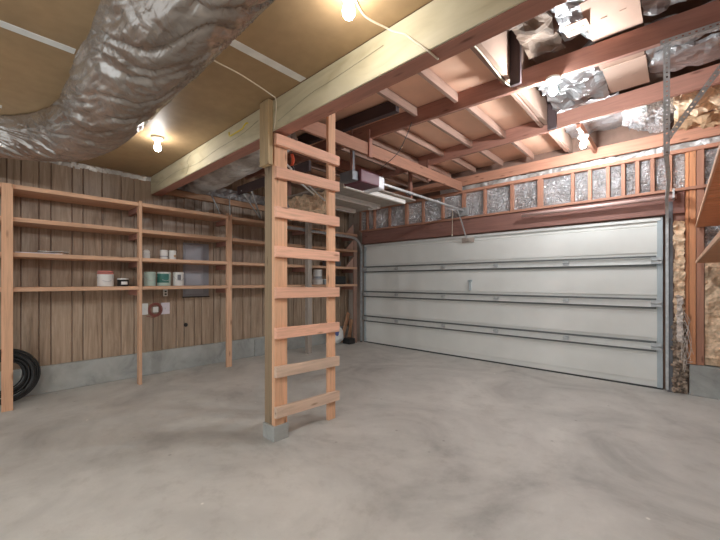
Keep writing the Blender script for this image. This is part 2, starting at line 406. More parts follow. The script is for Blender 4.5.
# ------------------------------------------------------------------ garage door wall framing
H = MB(); H.box(-5.12, .05, YD, YD+.10, 2.15, 2.41); tag(H.build('door_header', wood('header', 'X'), bevel=.004), 'wide red-brown header beam just above the garage door', 'header')
tag(MB().box(-5.14, .6, YD-.03, YD+.10, 2.412, 2.446).build('wall_plate', wood('stud', 'X'), bevel=.003), 'thin timber plate lying on the header under the foil bays', 'plate')
tag(MB().box(-5.14, .68, YD-.01, YD+.10, 2.865, 2.91).build('wall_plate', wood('stud', 'X'), bevel=.003), 'thin timber plate capping the foil bays', 'plate')
st = [-5.18, -4.98, -4.775, -4.371, -3.947, -3.567, -3.153, -2.745, -2.371, -1.934, -1.525, -1.105, -.90, -.695, -.533, -.389, -.241, -.08]
sw = [.04]*18; sw[4] = sw[7] = .06; sw[9] = .05; sw[10] = .075
for i, x in enumerate(st):
    n = ['leftmost short stud over the garage door'] + [f'short stud over the garage door, {k} from the left' for k in ORD[1:]] + ['short stud over the garage door, second left of the door track', 'short stud over the garage door, directly left of the door track'] 
    tag(MB().box(x-sw[i]/2, x+sw[i]/2, YD, YD+.09, 2.448, 2.863).build('wall_stud', wood('stud', 'Z'), bevel=.003), n[i] if i < 18 else n[-1], 'stud', 'short studs over the garage door')
bays = list(zip(st, st[1:])) 
for i, (a, b) in enumerate(bays):
    m_ = MB().sheet((a+.025, YD+.045, 2.452), (b-a-.05, 0, 0), (0, 0, .405), max(6, int((b-a)*42)), 18, .045, 8, i+2, .02, edge=.012)
    lab = f'crumpled foil insulation batt, {ORD[i]} bay from the left over the garage door' if i < 16 else 'crumpled foil insulation batt in the narrow bay just left of the door track'
    tag(m_.build('foil_insulation', M['foil'], smooth=False), lab, 'insulation', 'foil batts over the garage door')
fs = MB().sheet((-3.2, YD+.01, 2.905), (3.75, 0, 0), (0, 0, .075), 90, 5, .02, 9, 40, .01, edge=.01, ragged=.015)
tag(fs.build('foil_strip', M['wrapfoil']), 'ragged foil strip running along the plate below the long red-brown board', 'foil')

# studs and linings to the right of the door
for i, (x0, x1, lab) in enumerate(((-.045, .0, 'short red stud left of the foil bay beside the track'), )): pass
tag(MB().box(.055, .085, YD+.02, YD+.11, .365, 2.863).build('wall_stud', wood('orange', 'Z'), bevel=.003), 'tall orange stud with kraft paper on its left, right of the track', 'stud', 'tall studs right of the garage door')
tag(MB().box(.09, .145, YD, YD+.11, .365, 2.863).build('wall_stud', wood('orange', 'Z'), bevel=.003), 'tall orange stud in the middle of the three right of the track', 'stud', 'tall studs right of the garage door')
tag(MB().box(.15, .215, YD, YD+.11, .365, 2.863).build('wall_stud', wood('stud', 'Z'), bevel=.003), 'tall orange-brown stud behind the tips of the wall shelves', 'stud', 'tall studs right of the garage door')
tag(MB().box(-.06, .052, YD+.03, YD+.10, 1.95, 2.41).build('wall_block', wood('red', 'Z'), bevel=.003), 'red-brown board filling the wall below the foil right of the track', 'board')
def sheet_obj(name, mat, lab, cat, group=None, **k):
    return tag(MB().sheet(**k).build(name, mat), lab, cat, group)
sheet_obj('foil_insulation', M['foil'], 'crumpled foil batt between the door track and the tall orange studs', 'insulation', 'foil batts right of the track',
          o=(-.055, YD+.04, 2.45), u=(.105, 0, 0), v=(0, 0, .41), nu=8, nv=26, amp=.03, freq=8, seed=61, thick=.02)
sheet_obj('foil_insulation', M['foil'], 'tall crumpled foil batt above and between the wall shelves at the right edge', 'insulation', 'foil batts right of the track',
          o=(.22, YD+.03, 1.6), u=(.45, 0, 0), v=(0, 0, 1.25), nu=20, nv=50, amp=.05, freq=6, seed=62, thick=.02)
sheet_obj('fibreglass_batt', M['fiber'], 'tan fibreglass batt above the concrete footing at the right edge', 'insulation',
          o=(.22, YD+.01, .37), u=(.45, 0, 0), v=(0, 0, 1.22), nu=18, nv=40, amp=.06, freq=5, seed=63, thick=.03)
sheet_obj('kraft_paper', M['fiber'], 'long peeling kraft paper strip beside the right door track', 'insulation',
          o=(-.045, YD-.01, .85), u=(.095, 0, 0), v=(0, 0, 1.20), nu=10, nv=60, amp=.05, freq=7, seed=64, thick=.012, ragged=.02)
sheet_obj('insulation_fluff', M['fluff'], 'pale shredded insulation hanging over the lower kraft paper strip', 'insulation',
          o=(-.02, YD-.05, .62), u=(.055, 0, 0), v=(0, 0, .55), nu=6, nv=30, amp=.03, freq=12, seed=65, thick=.02, ragged=.015)
db = MB()
for i in range(70):
    x = -.06+random.random()*.13; z = random.random()*.75
    yy = YD+.02-random.random()*.04*(1-z) ; s_ = .012+random.random()*.022
    b0 = bmesh.ops.create_icosphere(db.bm, subdivisions=1, radius=s_, matrix=Matrix.Translation((x, yy, z+s_)) @ Matrix.Rotation(random.random()*6, 4, 'X') @ Matrix.Diagonal((1, .7, 1.5, 1)))
db.box(-.06, .075, YD+.02, YD+.095, 0, .85)
tag(db.build('debris_pile', M['debris']), 'dirty rubble and broken insulation at the foot of the right door track', 'debris', kind='stuff')
ww = MB()
for i in range(12):
    x = .0+random.random()*.05; z = .55+random.random()*.6
    ww.tube(catmull([(x, YD-.03, z), (x+.03+random.random()*.04, YD-.06, z-.12), (x+.06*random.random(), YD-.05, z-.28), (x+.10*random.random(), YD-.04, max(.4, z-.45))], 5), .0022, 5)
tag(ww.build('loose_strings', M['fluff']), 'tangle of pale strings dangling over the orange studs', 'string', kind='stuff')

# ------------------------------------------------------------------ garage door
gd = empty('garage_door', (-2.62, 5.66, 0))
tag(gd, 'wide pale grey sectional garage door, closed, with horizontal stiffeners', 'garage door')
DX0, DX1 = -5.085, -.145
hs = 2.125/4; SEC = []
for k in range(4):
    z0 = .012+k*hs; z1 = z0+hs-.006
    s_ = MB(); s_.box(DX0, DX1, 5.665, 5.705, z0, z1)
    # pressed ribs: raised centre field between shallow channels
    s_.box(DX0+.05, DX1-.05, 5.655, 5.667, z0+.085, z1-.115)
    s_.box(DX0+.05, DX1-.05, 5.659, 5.667, z1-.105, z1-.075)
    SEC.append(s_.build('door_section', M['door'], gd, bevel=.004))
for zi, z in enumerate((hs, 2*hs, 3*hs)):
    s_ = MB()   # strut spanning each joint: plate with two standing lips
    s_.box(DX0+.02, DX1-.06, 5.640, 5.650, z-.040, z+.035)
    s_.box(DX0+.02, DX1-.06, 5.612, 5.640, z+.030, z+.035).box(DX0+.02, DX1-.06, 5.612, 5.640, z-.045, z-.040)
    s_.build('stiffener', M['strut'], gd, bevel=.002)
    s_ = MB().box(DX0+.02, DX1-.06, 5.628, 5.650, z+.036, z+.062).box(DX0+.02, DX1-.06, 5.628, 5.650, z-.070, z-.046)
    s_.build('stiffener_shade_strip', M['flange_shade'], gd, bevel=.002)  # strips above and below each strut, flange shade painted as dark colour
    for x in (DX0+.9, DX0+1.95, DX0+2.9, DX0+3.9):
        h_ = MB().box(x-.035, x+.035, 5.612, 5.621, z-.03, z+.03); h_.tube([(x-.04, 5.612, z), (x+.04, 5.612, z)], .008, 8)
        h_.build('hinge', M['steel'], SEC[zi+1])
    for x in (DX0+.05, DX1-.06):
        h_ = MB().box(x-.05, x+.05, 5.605, 5.62, z-.04, z+.04); h_.tube([(x-.05, 5.60, z), (x+.05, 5.60, z)], .009, 8)
        h_.build('hinge', M['steel'], SEC[zi+1])
s_ = MB().box(DX0+.02, DX1-.02, 5.640, 5.652, 2.085, 2.118); s_.build('stiffener', M['strut'], gd, bevel=.002)
for x0 in (DX0, DX1-.055):
    MB().box(x0, x0+.055, 5.648, 5.664, .02, 2.12).build('end_stile', M['bluegrey'], gd, bevel=.003)
MB().box(DX0, DX1, 5.655, 5.71, 0, .022).build('bottom_seal', M['rubber'], gd, bevel=.003)
pl = MB().box(-2.78, -2.56, 5.632, 5.652, 2.00, 2.085); pl.box(-2.70, -2.64, 5.60, 5.632, 2.03, 2.07)
pl.build('arm_bracket', wood('weather', 'X'), gd, bevel=.003)
hd = MB().box(-2.66, -2.60, 5.60, 5.655, 1.33, 1.36); hd.box(-2.64, -2.62, 5.60, 5.655, 1.18, 1.36); hd.build('lock_handle', M['bluegrey'], gd, bevel=.003)

def ctrack(mb, path, nrm):
    """C-shaped rail swept along a path lying in a plane with normal nrm"""
    nrm = V(nrm); w_, d_ = .028, .05
    prof = [(-d_/2, w_/2), (-d_/2, -w_/2), (d_/2, -w_/2), (d_/2, w_/2), (d_/2-.006, w_/2), (d_/2-.006, -w_/2+.004), (-d_/2+.006, -w_/2+.004), (-d_/2+.006, w_/2)]
    rings = []
    for i, p in enumerate(path):
        d = (V(path[min(i+1, len(path)-1)])-V(path[max(i-1, 0)])).normalized(); s2 = d.cross(nrm).normalized()
        rings.append([mb.bm.verts.new(V(p)+s2*a+nrm*b) for a, b in prof])
    n = len(prof)
    for A, B in zip(rings, rings[1:]):
        for k in range(n): mb.bm.faces.new((A[k], A[(k+1) % n], B[(k+1) % n], B[k]))
    mb.bm.faces.new(rings[0]); mb.bm.faces.new(rings[-1][::-1])
def perforated(mb, p0, p1, wv, th=.003, pitch=.034, hole=.012):
    """strip with a row of real square holes; wv = width vector"""
    p0, p1, wv = V(p0), V(p1), V(wv); L = (p1-p0).length; d = (p1-p0)/L; wl = wv.length; wn = wv.normalized(); nn = d.cross(wn).normalized()
    n = int(L/pitch); pt = L/n
    us = [-wl/2, -hole/2, hole/2, wl/2]; ts = [0]
    for i in range(n): ts += [i*pt+pt/2-hole/2, i*pt+pt/2+hole/2]
    ts.append(L); 
    vf = {}
    def vert(i, j, k):
        if (i, j, k) not in vf: vf[(i, j, k)] = mb.bm.verts.new(p0+d*ts[i]+wn*us[j]+nn*(k*th))
        return vf[(i, j, k)]
    full = {(i, j) for i in range(len(ts)-1) for j in range(3) if not (j == 1 and i % 2 == 1)}
    for (i, j) in full:
        mb.bm.faces.new([vert(i, j, 0), vert(i+1, j, 0), vert(i+1, j+1, 0), vert(i, j+1, 0)])
        mb.bm.faces.new([vert(i, j, 1), vert(i, j+1, 1), vert(i+1, j+1, 1), vert(i+1, j, 1)])
        for (di, dj, a, b) in ((-1, 0, (0, 0), (0, 1)), (1, 0, (1, 0), (1, 1)), (0, -1, (0, 0), (1, 0)), (0, 1, (0, 1), (1, 1))):
            if (i+di, j+dj) not in full:
                mb.bm.faces.new([vert(i+a[0], j+a[1], 0), vert(i+b[0], j+b[1], 0), vert(i+b[0], j+b[1], 1), vert(i+a[0], j+a[1], 1)])
for side, X, sgn in (('left', -5.125, 1), ('right', -.105, -1)):
    dt = empty('door_track', (X, 5.6, 0))
    tag(dt, {'left': 'galvanised track on the left of the garage door, curving back over the shelving', 'right': 'galvanised track on the right of the garage door, hung on perforated angle iron'}[side], 'door track', 'garage door tracks')
    v_ = MB(); ctrack(v_, [(X, 5.6, .03), (X, 5.6, 1.0), (X, 5.6, 1.97)], (-sgn, 0, 0)); v_.build('vertical_rail', M['steel'], dt)
    c_ = MB(); ctrack(c_, [(X, 5.3+.3*math.cos(a), 1.97+.3*math.sin(a)) for a in [math.pi/2*k/10 for k in range(11)]], (-sgn, 0, 0)); c_.build('curved_rail', M['steel'], dt)
    h_ = MB(); X2 = X + (0 if side == 'left' else .035)
    ctrack(h_, [(X, 5.3, 2.27), (X2, 4.3, 2.285), (X2, 3.4, 2.30)], (-sgn, 0, 0)); h_.build('horizontal_rail', M['steel'], dt)
    if side == 'left':
        a_ = MB(); perforated(a_, (X+.02, 3.45, 2.28), (X+.02, 3.45, 3.2), (0, .034, 0)); a_.build('perforated_hanger', M['steel'], dt)
        MB().box(X-.05, X+.0, 5.617, 5.63, 0.0, 2.0).build('wall_angle', M['darksteel'], dt)
    else:
        a_ = MB(); perforated(a_, (X2+.005, 3.40, 2.27), (X2+.005, 3.40, 3.10), (.034, 0, 0)); perforated(a_, (X2-.012, 3.417, 2.27), (X2-.012, 3.417, 3.10), (0, .034, 0)); a_.build('perforated_hanger', M['steel'], dt)
        a_ = MB(); perforated(a_, (X2-.03, 3.36, 3.085), (.66, 3.41, 3.085), (0, 0, .034)); perforated(a_, (X2-.03, 3.377, 3.068), (.66, 3.427, 3.068), (0, .034, 0)); a_.build('perforated_angle', M['steel'], dt)
        a_ = MB(); perforated(a_, (X2+.01, 3.385, 2.38), (.40, 3.385, 3.085), (.030, 0, -.016)); a_.build('perforated_brace', M['steel'], dt)
        MB().box(X+.0, X+.05, 5.617, 5.63, 0.0, 2.3).build('wall_angle', M['darksteel'], dt)
tr = MB().tube([(-1.75, 5.52, 2.335), (-.02, 5.52, 2.335)], .025, 14)
tag(tr.build('torsion_tube', plain('tube_paint', (.66, .46, .42), .4, .2, .1)), 'long round torsion tube in front of the header over the right half of the door', 'tube')
tb = MB().box(-.055, -.035, 5.46, 5.617, 2.31, 2.42); tag(tb.build('end_bracket', M['steel'], bevel=.003), 'steel plate holding the right end of the torsion tube', 'bracket')

# ------------------------------------------------------------------ door opener
op = empty('door_opener', (-2.72, 3.0, 2.42))
tag(op, 'maroon ceiling-hung garage door opener with white lens and long rail', 'door opener')
oh = MB().box(-2.86, -2.58, 2.82, 3.14, 2.44, 2.585).build('housing', M['maroon'], op, bevel=.015)
MB().box(-2.85, -2.59, 3.142, 3.25, 2.425, 2.58).build('light_lens', M['lens'], oh, bevel=.02)
MB().box(-2.82, -2.62, 2.72, 2.818, 2.45, 2.56).build('rear_cover', M['darksteel'], op, bevel=.01)
MB().box(-2.735, -2.705, 3.2, 5.56, 2.535, 2.565).build('rail', M['steel'], op, bevel=.003)
MB().box(-2.75, -2.69, 3.9, 4.0, 2.52, 2.534).build('trolley', M['darksteel'], op, bevel=.003)
for x in (-2.85,): MB().beam((x, 2.98, 2.57), (x, 2.98, 2.90), .03, .004, up=(1, 0, 0)).build('hanger_strap', M['darksteel'], op)
ar = MB().beam((-2.72, 5.35, 2.53), (-2.70, 5.49, 2.30), .025, .012, up=(1, 0, 0)).beam((-2.70, 5.47, 2.33), (-2.68, 5.60, 2.07), .025, .012, up=(1, 0, 0))
ar.build('door_arm', M['steel'], op)
cdd = MB().tube([(-2.78, 5.3, 2.53), (-2.79, 5.3, 2.12)], .003, 6); cdd.lathe((-2.79, 5.3, 2.09), [(.008, 0), (.012, .01), (.004, .035)], n=10)
cdd.build('release_cord', M['cable'], op)
tag(MB().box(-2.80, -2.64, YD-.05, YD-.002, 2.46, 2.60).build('rail_bracket', M['steel'], bevel=.003), 'small steel bracket where the opener rail meets the wall', 'bracket')

# ------------------------------------------------------------------ post and ladder
po = empty('support_post', (-2.59, 1.69, 0)); tag(po, 'square brown timber post under the cream beam on a concrete foot', 'post')
MB().box(-2.62, -2.511, 1.632, 1.752, .13, 2.578).build('timber', wood('post', 'Z'), po, bevel=.004)
MB().box(-2.63, -2.462, 1.62, 1.77, 0, .129).build('concrete_foot', M['concrete'], po, bevel=.006)
tag(MB().box(-2.60, -2.47, 1.57, 1.617, 2.30, 2.835).build('cleat_board', wood('cleat', 'Z'), bevel=.004), 'upright board nailed over the beam and top of the post', 'board')
ld = empty('ladder', (-2.5, 2.0, 0)); tag(ld, 'rough timber ladder of eight nailed boards fixed to the post', 'ladder')
MB().box(-2.51, -2.47, 1.632, 1.760, .13, 2.575).build('stile', wood('fir', 'Z'), ld, bevel=.003)
MB().box(-2.505, -2.470, 2.235, 2.325, 0, 3.09).build('stile', wood('fir', 'Z'), ld, bevel=.003)
for i, (z0, z1) in enumerate(((2.513, 2.507), (2.242, 2.257), (1.914, 1.916), (1.586, 1.576), (1.242, 1.233), (.905, .893), (.585, .562), (.249, .226))):
    kk = 'rung' if i < 6 else 'oldrung'
    MB().beam((-2.449, 1.625, z0), (-2.449, 2.345, z1), .038, .092).build('rung', wood(kk, 'Y'), ld, bevel=.004)
# orange clamp hanging between the stiles
oc = empty('spring_clamp', (-2.87, 2.10, 2.42)); tag(oc, 'small spring clamp with red-orange handle hanging behind the top rungs', 'clamp')
MB().tube(catmull([(-2.87, 2.10, 2.62), (-2.87, 2.115, 2.56), (-2.87, 2.10, 2.50)], 5), .016, 8).build('handle', M['redplastic'], oc)
MB().tube(catmull([(-2.87, 2.10, 2.50), (-2.875, 2.12, 2.46), (-2.87, 2.09, 2.42)], 5), .015, 8).tube([(-2.87, 2.10, 2.62), (-2.87, 2.10, 2.893)], .003, 5).build('jaw', M['black'], oc)

# ------------------------------------------------------------------ ceiling lamps
bulbm = emit('lit_bulb', (1.0, .97, .93), 105)
bulbc = emit('lit_bulb_cool', (.89, .96, 1.0), 900)
bulb_fill = emit('lit_bulb_fill', (.89, .96, 1.0), 1350)  # for the two unseen lamps added behind the camera as fill
def lamp(x, y, z, lab, m_):
    t = empty('ceiling_lamp', (x, y, z)); tag(t, lab, 'lamp', 'bare bulb ceiling lamps')
    h_ = MB().lathe((x, y, z), [(.058, 0), (.058, -.012), (.045, -.03), (.028, -.04), (.027, -.052)]).build('lamp_holder', M['ceramic'], t, org=V((x, y, z-.052)))
    MB().lathe((x, y, z-.052), [(.014, 0), (.016, -.015), (.027, -.035), (.033, -.055), (.031, -.075), (.02, -.091), (.004, -.097)], n=16).build('bulb', m_, h_)
lamp(-1.25, 1.27, 2.838, 'bare bulb lamp on the tan ceiling beside the cream beam, at the top edge', bulbm)
lamp(-3.99, 1.22, 2.838, 'bare bulb lamp on the tan ceiling between the foil duct and the shelving', bulbm)
lamp(-.80, 3.33, 3.093, 'bare bulb lamp under the red-brown beam nearest the cream beam', bulbc)
lamp(-.83, 4.78, 3.055, 'bare bulb lamp nearest the garage door', bulbc)
lamp(.15, -.60, 2.838, 'added fill lamp, unseen bare bulb on the tan ceiling just behind the viewpoint', bulb_fill)
lamp(-.9, -1.9, 2.838, 'added fill lamp, unseen bare bulb on the tan ceiling farther behind the viewpoint', bulb_fill)

# cables
tag(MB().tube(catmull([(-2.16, .87, 2.832), (-2.30, 1.0, 2.832), (-2.33, 1.26, 2.832), (-2.40, 1.55, 2.832), (-2.42, 1.611, 2.82), (-2.42, 1.611, 2.70), (-2.44, 1.611, 2.59)], 6), .005, 7).build('cable', M['cable']), 'thin pale cable from the foil duct to the top of the post', 'cable')
tag(MB().tube(catmull([(-1.25, 1.30, 2.832), (-1.30, 1.45, 2.832), (-1.27, 1.60, 2.832), (-1.22, 1.611, 2.79), (-1.14, 1.611, 2.735), (-1.07, 1.611, 2.66), (-.99, 1.611, 2.575), (-.98, 1.70, 2.568)], 6), .006, 7).build('cable', M['cable']), 'thin pale cable looping from the top bulb over the face of the cream beam', 'cable')
tag(MB().tube(catmull([(-1.50, 1.80, 3.15), (-1.30, 2.2, 3.16), (-1.165, 2.5, 3.155), (-1.165, 3.26, 3.155), (-1.02, 3.3, 3.085), (-.80, 3.33, 3.08)], 6), .007, 7).build('cable', M['cable']), 'pale cable along a joist to the bulb on the first red-brown beam', 'cable')
tag(MB().tube(catmull([(-2.45, 3.0, 2.60), (-2.30, 3.1, 2.75), (-2.25, 3.2, 2.95), (-2.2, 3.24, 3.12)], 6), .004, 7).build('cable', M['black']), 'thin dark cable rising from the opener to the ceiling', 'cable')
# yellow hook
yh = MB().tube(catmull([(-3.16, 1.585, 2.76), (-3.155, 1.58, 2.735), (-3.12, 1.578, 2.715), (-3.0, 1.578, 2.715), (-2.90, 1.578, 2.717), (-2.875, 1.58, 2.735), (-2.872, 1.60, 2.765), (-2.872, 1.617, 2.77)], 5), .0065, 8)
tag(yh.build('wall_hook', M['yellow']), 'yellow U-shaped hook on the cream beam left of the post', 'hook')

# ------------------------------------------------------------------ foil wrapped ducts
def duct(path, radii, seed, fold, squash=1.0, ztop=2.832, nseg=150, sub=60):
    P = catmull(path, sub); R = []
    for i in range(len(path)-1):
        for k in range(sub): t = k/sub; t = t*t*(3-2*t); R.append(radii[i]*(1-t)+radii[i+1]*t)
    R.append(radii[-1]); mb = MB(); rings = []; s_ = 0
    for i, p in enumerate(P):
        d = (P[min(i+1, len(P)-1)]-P[max(i-1, 0)]).normalized(); a = d.cross(V((0, 0, 1))).normalized(); up = a.cross(d)
        if i: s_ += (P[i]-P[i-1]).length
        ring = []
        for k in range(nseg):
            t = 2*math.pi*k/nseg
            q = V((s_*1.15 + t*.34, math.cos(t)*1.1, math.sin(t)*1.1+seed))
            q2 = V((s_*.9 + t*.42 + .25*noise.noise(V((s_*1.5, math.cos(t), math.sin(t)))), q.y, q.z)); f1 = abs(noise.noise(V((q2.x*5.5, q.y*.8, q.z*.8)))); f2 = abs(noise.noise(V((q2.x*13, q.y*2.2, q.z*2.2+5)))); f3 = abs(noise.noise(V((q2.x*6+9, q.y*4, q.z*4))))
            r = R[i]*(1 + fold*(-.9*(1-min(1, f1*5))+.25) + fold*.35*(-(1-min(1, f2*4))) - fold*.3*(1-min(1, f3*6)) + fold*.5*noise.noise(V((s_*2.2, math.cos(t)*1.3, math.sin(t)*1.3+seed*2))))
            w_ = p + a*math.cos(t)*r + up*math.sin(t)*r*squash
            w_.z = min(w_.z, ztop)
            ring.append(mb.bm.verts.new(w_))
        rings.append(ring)
    for A, B in zip(rings, rings[1:]):
        for k in range(nseg):
            f = mb.bm.faces.new((A[k], A[(k+1) % nseg], B[(k+1) % nseg], B[k])); f.smooth = True
    mb.bm.faces.new(rings[0][::-1]); mb.bm.faces.new(rings[-1])
    return mb
dm = duct([(.3, .60, 2.60), (-1.0, .60, 2.60), (-2.4, .60, 2.61), (-3.5, .59, 2.63), (-4.15, .52, 2.70), (-4.6, .30, 2.75), (-4.85, -.1, 2.77), (-4.92, -.7, 2.77), (-4.95, -2.4, 2.77)],
          [.235, .235, .235, .235, .235, .23, .23, .23, .23], 3, .085)
tag(dm.build('air_duct', M['duct']), 'fat foil-wrapped air duct under the tan ceiling, bending at the shelving wall', 'duct')
dm = duct([(-5.5, 2.25, 2.86), (-4.6, 2.15, 2.84), (-3.9, 2.12, 2.86), (-3.1, 2.10, 2.90)], [.22, .26, .27, .24], 9, .11, .75, 3.2)
tag(dm.build('air_duct', M['wrapfoil']), 'foil-wrapped air duct behind the cream beam, left of the post', 'duct')
board('duct_support', (-4.75, 2.52, 2.66), (-3.1, 2.52, 2.66), .035, .12, 'dark', 'X', 'dark board under the foil duct behind the cream beam', 'board')
board('wall_ledger', (XL+.04, 1.77, 2.66), (XL+.04, 4.4, 2.66), .05, .09, 'fir', 'Y', 'timber ledger along the panelled wall above the shelving, behind the cream beam', 'board')
sheet_obj('foil_insulation', M['whitefoil'], 'ragged foil scraps over the ledger on the panelled wall', 'insulation', o=(XL+.07, 1.78, 2.715), u=(0, 2.4, 0), v=(.06, 0, .14), nu=60, nv=8, amp=.05, freq=7, seed=71, thick=.008)
rods = [((-5.10, 2.26, 2.66), (-5.12, 2.42, 2.36)), ((-5.10, 2.56, 2.66), (-5.12, 2.58, 2.36)), ((-4.62, 2.50, 2.64), (-5.0, 3.03, 2.36)), ((-4.52, 2.56, 2.74), (-5.02, 3.06, 2.36))]
for i, (a, b) in enumerate(rods):
    tag(MB().tube([a, b], .010 if i < 3 else .014, 8).build('steel_rod', M['steel']), f'slanting steel rod between the duct and the top shelf, {ORD[i]} from the left', 'rod', 'rods above the top shelf')

# ------------------------------------------------------------------ hanging platform and bundle behind the ladder
pf = empty('hanging_platform', (-3.7, 3.9, 2.53)); tag(pf, 'hanging storage platform with pale rails above the far shelving', 'platform')
MB().box(-4.5, -3.05, 3.1, 4.6, 2.60, 2.62).build('deck', wood('weather', 'X'), pf)
for x in (-3.14, -3.64, -4.2):
    MB().box(x-.025, x+.025, 3.12 if x > -3.2 else 3.35, 4.42, 2.535, 2.598).build('rail', wood('pale', 'Y'), pf, bevel=.003)
MB().box(-3.74, -3.54, 4.25, 4.31, 2.50, 2.534).build('cross_rail', wood('pale', 'X'), pf, bevel=.003)
for x, yy in ((-3.08, 3.2), (-3.08, 4.5), (-4.45, 3.2), (-4.45, 4.5)):
    MB().box(x-.02, x+.02, yy-.03, yy+.03, 2.621, 3.265).build('hanger_post', wood('red', 'Z'), pf, bevel=.002)
sheet_obj('fibreglass_roll', M['fiber'], 'tan fibreglass bundle stuffed under the platform, seen between the ladder rungs', 'insulation',
          o=(-4.35, 3.05, 2.30), u=(.85, 0, 0), v=(0, .12, .28), nu=26, nv=14, amp=.10, freq=6, seed=80, thick=.12)
for i, (p0, p1) in enumerate((((-2.95, 1.80, 2.60), (-3.6, 3.0, 2.50)), ((-2.75, 1.9, 2.48), (-3.5, 3.1, 2.42)))):
    tag(MB().tube([p0, p1], .01, 8).build('conduit', M['white']), ['upper thin white pipe crossing behind the top rungs', 'lower thin white pipe crossing behind the top rungs'][i], 'pipe', 'thin white pipes')

# ------------------------------------------------------------------ shelving on the left wall
sh = empty('storage_shelving', (-5.3, 2.2, 0)); tag(sh, 'built-in timber shelving with four long shelves along the panelled wall', 'shelving')
LEV = [2.352, 2.010, 1.640, 1.272]
segs = [(-1.6, 1.345), (1.385, 2.54), (2.63, 5.50)]
for z in LEV:
    for a, b in segs:
        MB().box(-5.575, -5.145 if b > 3 else -5.115, a, b, z-.045, z).build('shelf_board', wood('shelf', 'Y'), sh, bevel=.003)
MB().box(-5.11, -5.07, .115, .20, 0, 2.345).build('post', wood('fir', 'Z'), sh, bevel=.003)
MB().box(-5.20, -5.11, 1.347, 1.383, 0, 2.375).build('post', wood('shelf', 'Z'), sh, bevel=.003)
MB().box(-5.19, -5.15, 2.542, 2.628, 0, 2.39).build('post', wood('shelf', 'Z'), sh, bevel=.003)
MB().box(-5.19, -5.15, 5.40, 5.49, .0, 2.36).build('post', wood('joist', 'Z'), sh, bevel=.003)
for yy in (.16, 1.36, 2.585, 4.1, 5.46):
    for z in LEV: MB().box(-5.574, -5.20 if yy > 0 else -5.2, yy-.018, yy+.018, z-.12, z-.047).build('shelf_cleat', wood('red', 'X'), sh)
for z in LEV[:3]:
    g = MB(); v1 = [g.bm.verts.new(p) for p in ((-5.16, 5.39, z), (-5.16, 5.16, z), (-5.16, 5.39, z+.22), (-5.18, 5.39, z), (-5.18, 5.16, z), (-5.18, 5.39, z+.22))]
    for f in ((0, 1, 2), (5, 4, 3), (0, 3, 4, 1), (1, 4, 5, 2), (2, 5, 3, 0)): g.bm.faces.new([v1[i] for i in f])
    g.build('gusset', wood('joist', 'Z'), sh)
tag(MB().box(-5.09, -5.0, 4.02, 4.11, 0, 2.60).build('prop_post', wood('weather', 'Z'), bevel=.004), 'weathered grey post behind the ladder holding up the platform', 'post')

# things on the shelves
def can(x, y, z, r, h, mb_mat, name, lab, cat, grp=None, lid=None, band=None, handle=False):
    t = empty(name, (x, y, z)); tag(t, lab, cat, grp)
    bd = MB().lathe((x, y, z), [(r*.97, 0), (r, .006), (r, h-.008), (r*1.03, h-.006), (r*1.03, h)]).build('body', mb_mat, t)
    if lid:
        MB().lathe((x, y, z+h+.0005), [(r*1.02, 0), (r*1.04, .006), (r*.95, .014), (r*.9, .016)]).build('lid', lid, t)
    if band:
        m_, z0, z1, a0, a1 = band; b = MB(); n = 12; r2 = r*1.012
        for k in range(n):
            t0 = a0+(a1-a0)*k/n; t1 = a0+(a1-a0)*(k+1)/n
            vs = [b.bm.verts.new((x+rr*math.cos(t), y+rr*math.sin(t), z+zz)) for rr in (r*1.002, r2) for t in (t0, t1) for zz in (z0*h, z1*h)]
            for f in ((0, 1, 3, 2), (4, 6, 7, 5), (0, 4, 5, 1), (2, 3, 7, 6), (0, 2, 6, 4), (1, 5, 7, 3)): b.bm.faces.new([vs[i] for i in f])
        b.build('label_band', m_, bd)
    if handle:
        MB().tube(catmull([(x, y-r*1.06, z+h*.8), (x+.05, y-r*.7, z+h*.55), (x+r*1.25, y, z+h*.4), (x+.05, y+r*.7, z+h*.55), (x, y+r*1.06, z+h*.8)], 5), .003, 6).build('bail_handle', M['steel'], bd)
    return t
Z4, Z3 = LEV[3]+.001, LEV[2]+.001
bk = can(-5.30, 1.03, Z4, .085, .15, M['white'], 'bucket', 'white plastic bucket with faded red lid on the lowest shelf', 'bucket', lid=M['pinklid'], handle=True)
MB().lathe((-5.30, 1.03, Z4+.168), [(.082, 0), (.084, .02), (.07, .028)]).build('lid_top', M['pinklid'], bk)
can(-5.30, 1.215, Z4, .062, .085, M['black'], 'tub', 'small black tub with white lid beside the bucket', 'tub', lid=M['white'], band=(M['white'], .25, .7, -.5, .7))
can(-5.30, 1.525, Z4, .070, .175, M['mint'], 'paint_can', 'pale mint paint can, leftmost of three on the lowest shelf', 'paint can', 'paint cans on the lowest shelf', lid=M['mint'], handle=True)
can(-5.30, 1.70, Z4, .083, .175, M['mint'], 'paint_can', 'paint can with dark green and white label, middle of three', 'paint can', 'paint cans on the lowest shelf', lid=M['white'], band=(M['darkgreen'], .25, .95, -1.8, .5), handle=True)
can(-5.30, 1.89, Z4, .070, .175, M['white'], 'paint_can', 'white paint can with black patches, rightmost of three', 'paint can', 'paint cans on the lowest shelf', lid=M['ceramic'], band=(M['darksteel'], .45, .9, -.5, .15), handle=True)
j1 = can(-5.30, 1.485, Z3, .042, .07, M['white'], 'jar', 'small round white jar beside the shelf upright', 'jar', 'small white jars on the third shelf')
MB().lathe((-5.30, 1.485, Z3+.071), [(.035, 0), (.042, .02), (.03, .045), (.01, .052)]).build('cap', M['ceramic'], j1)
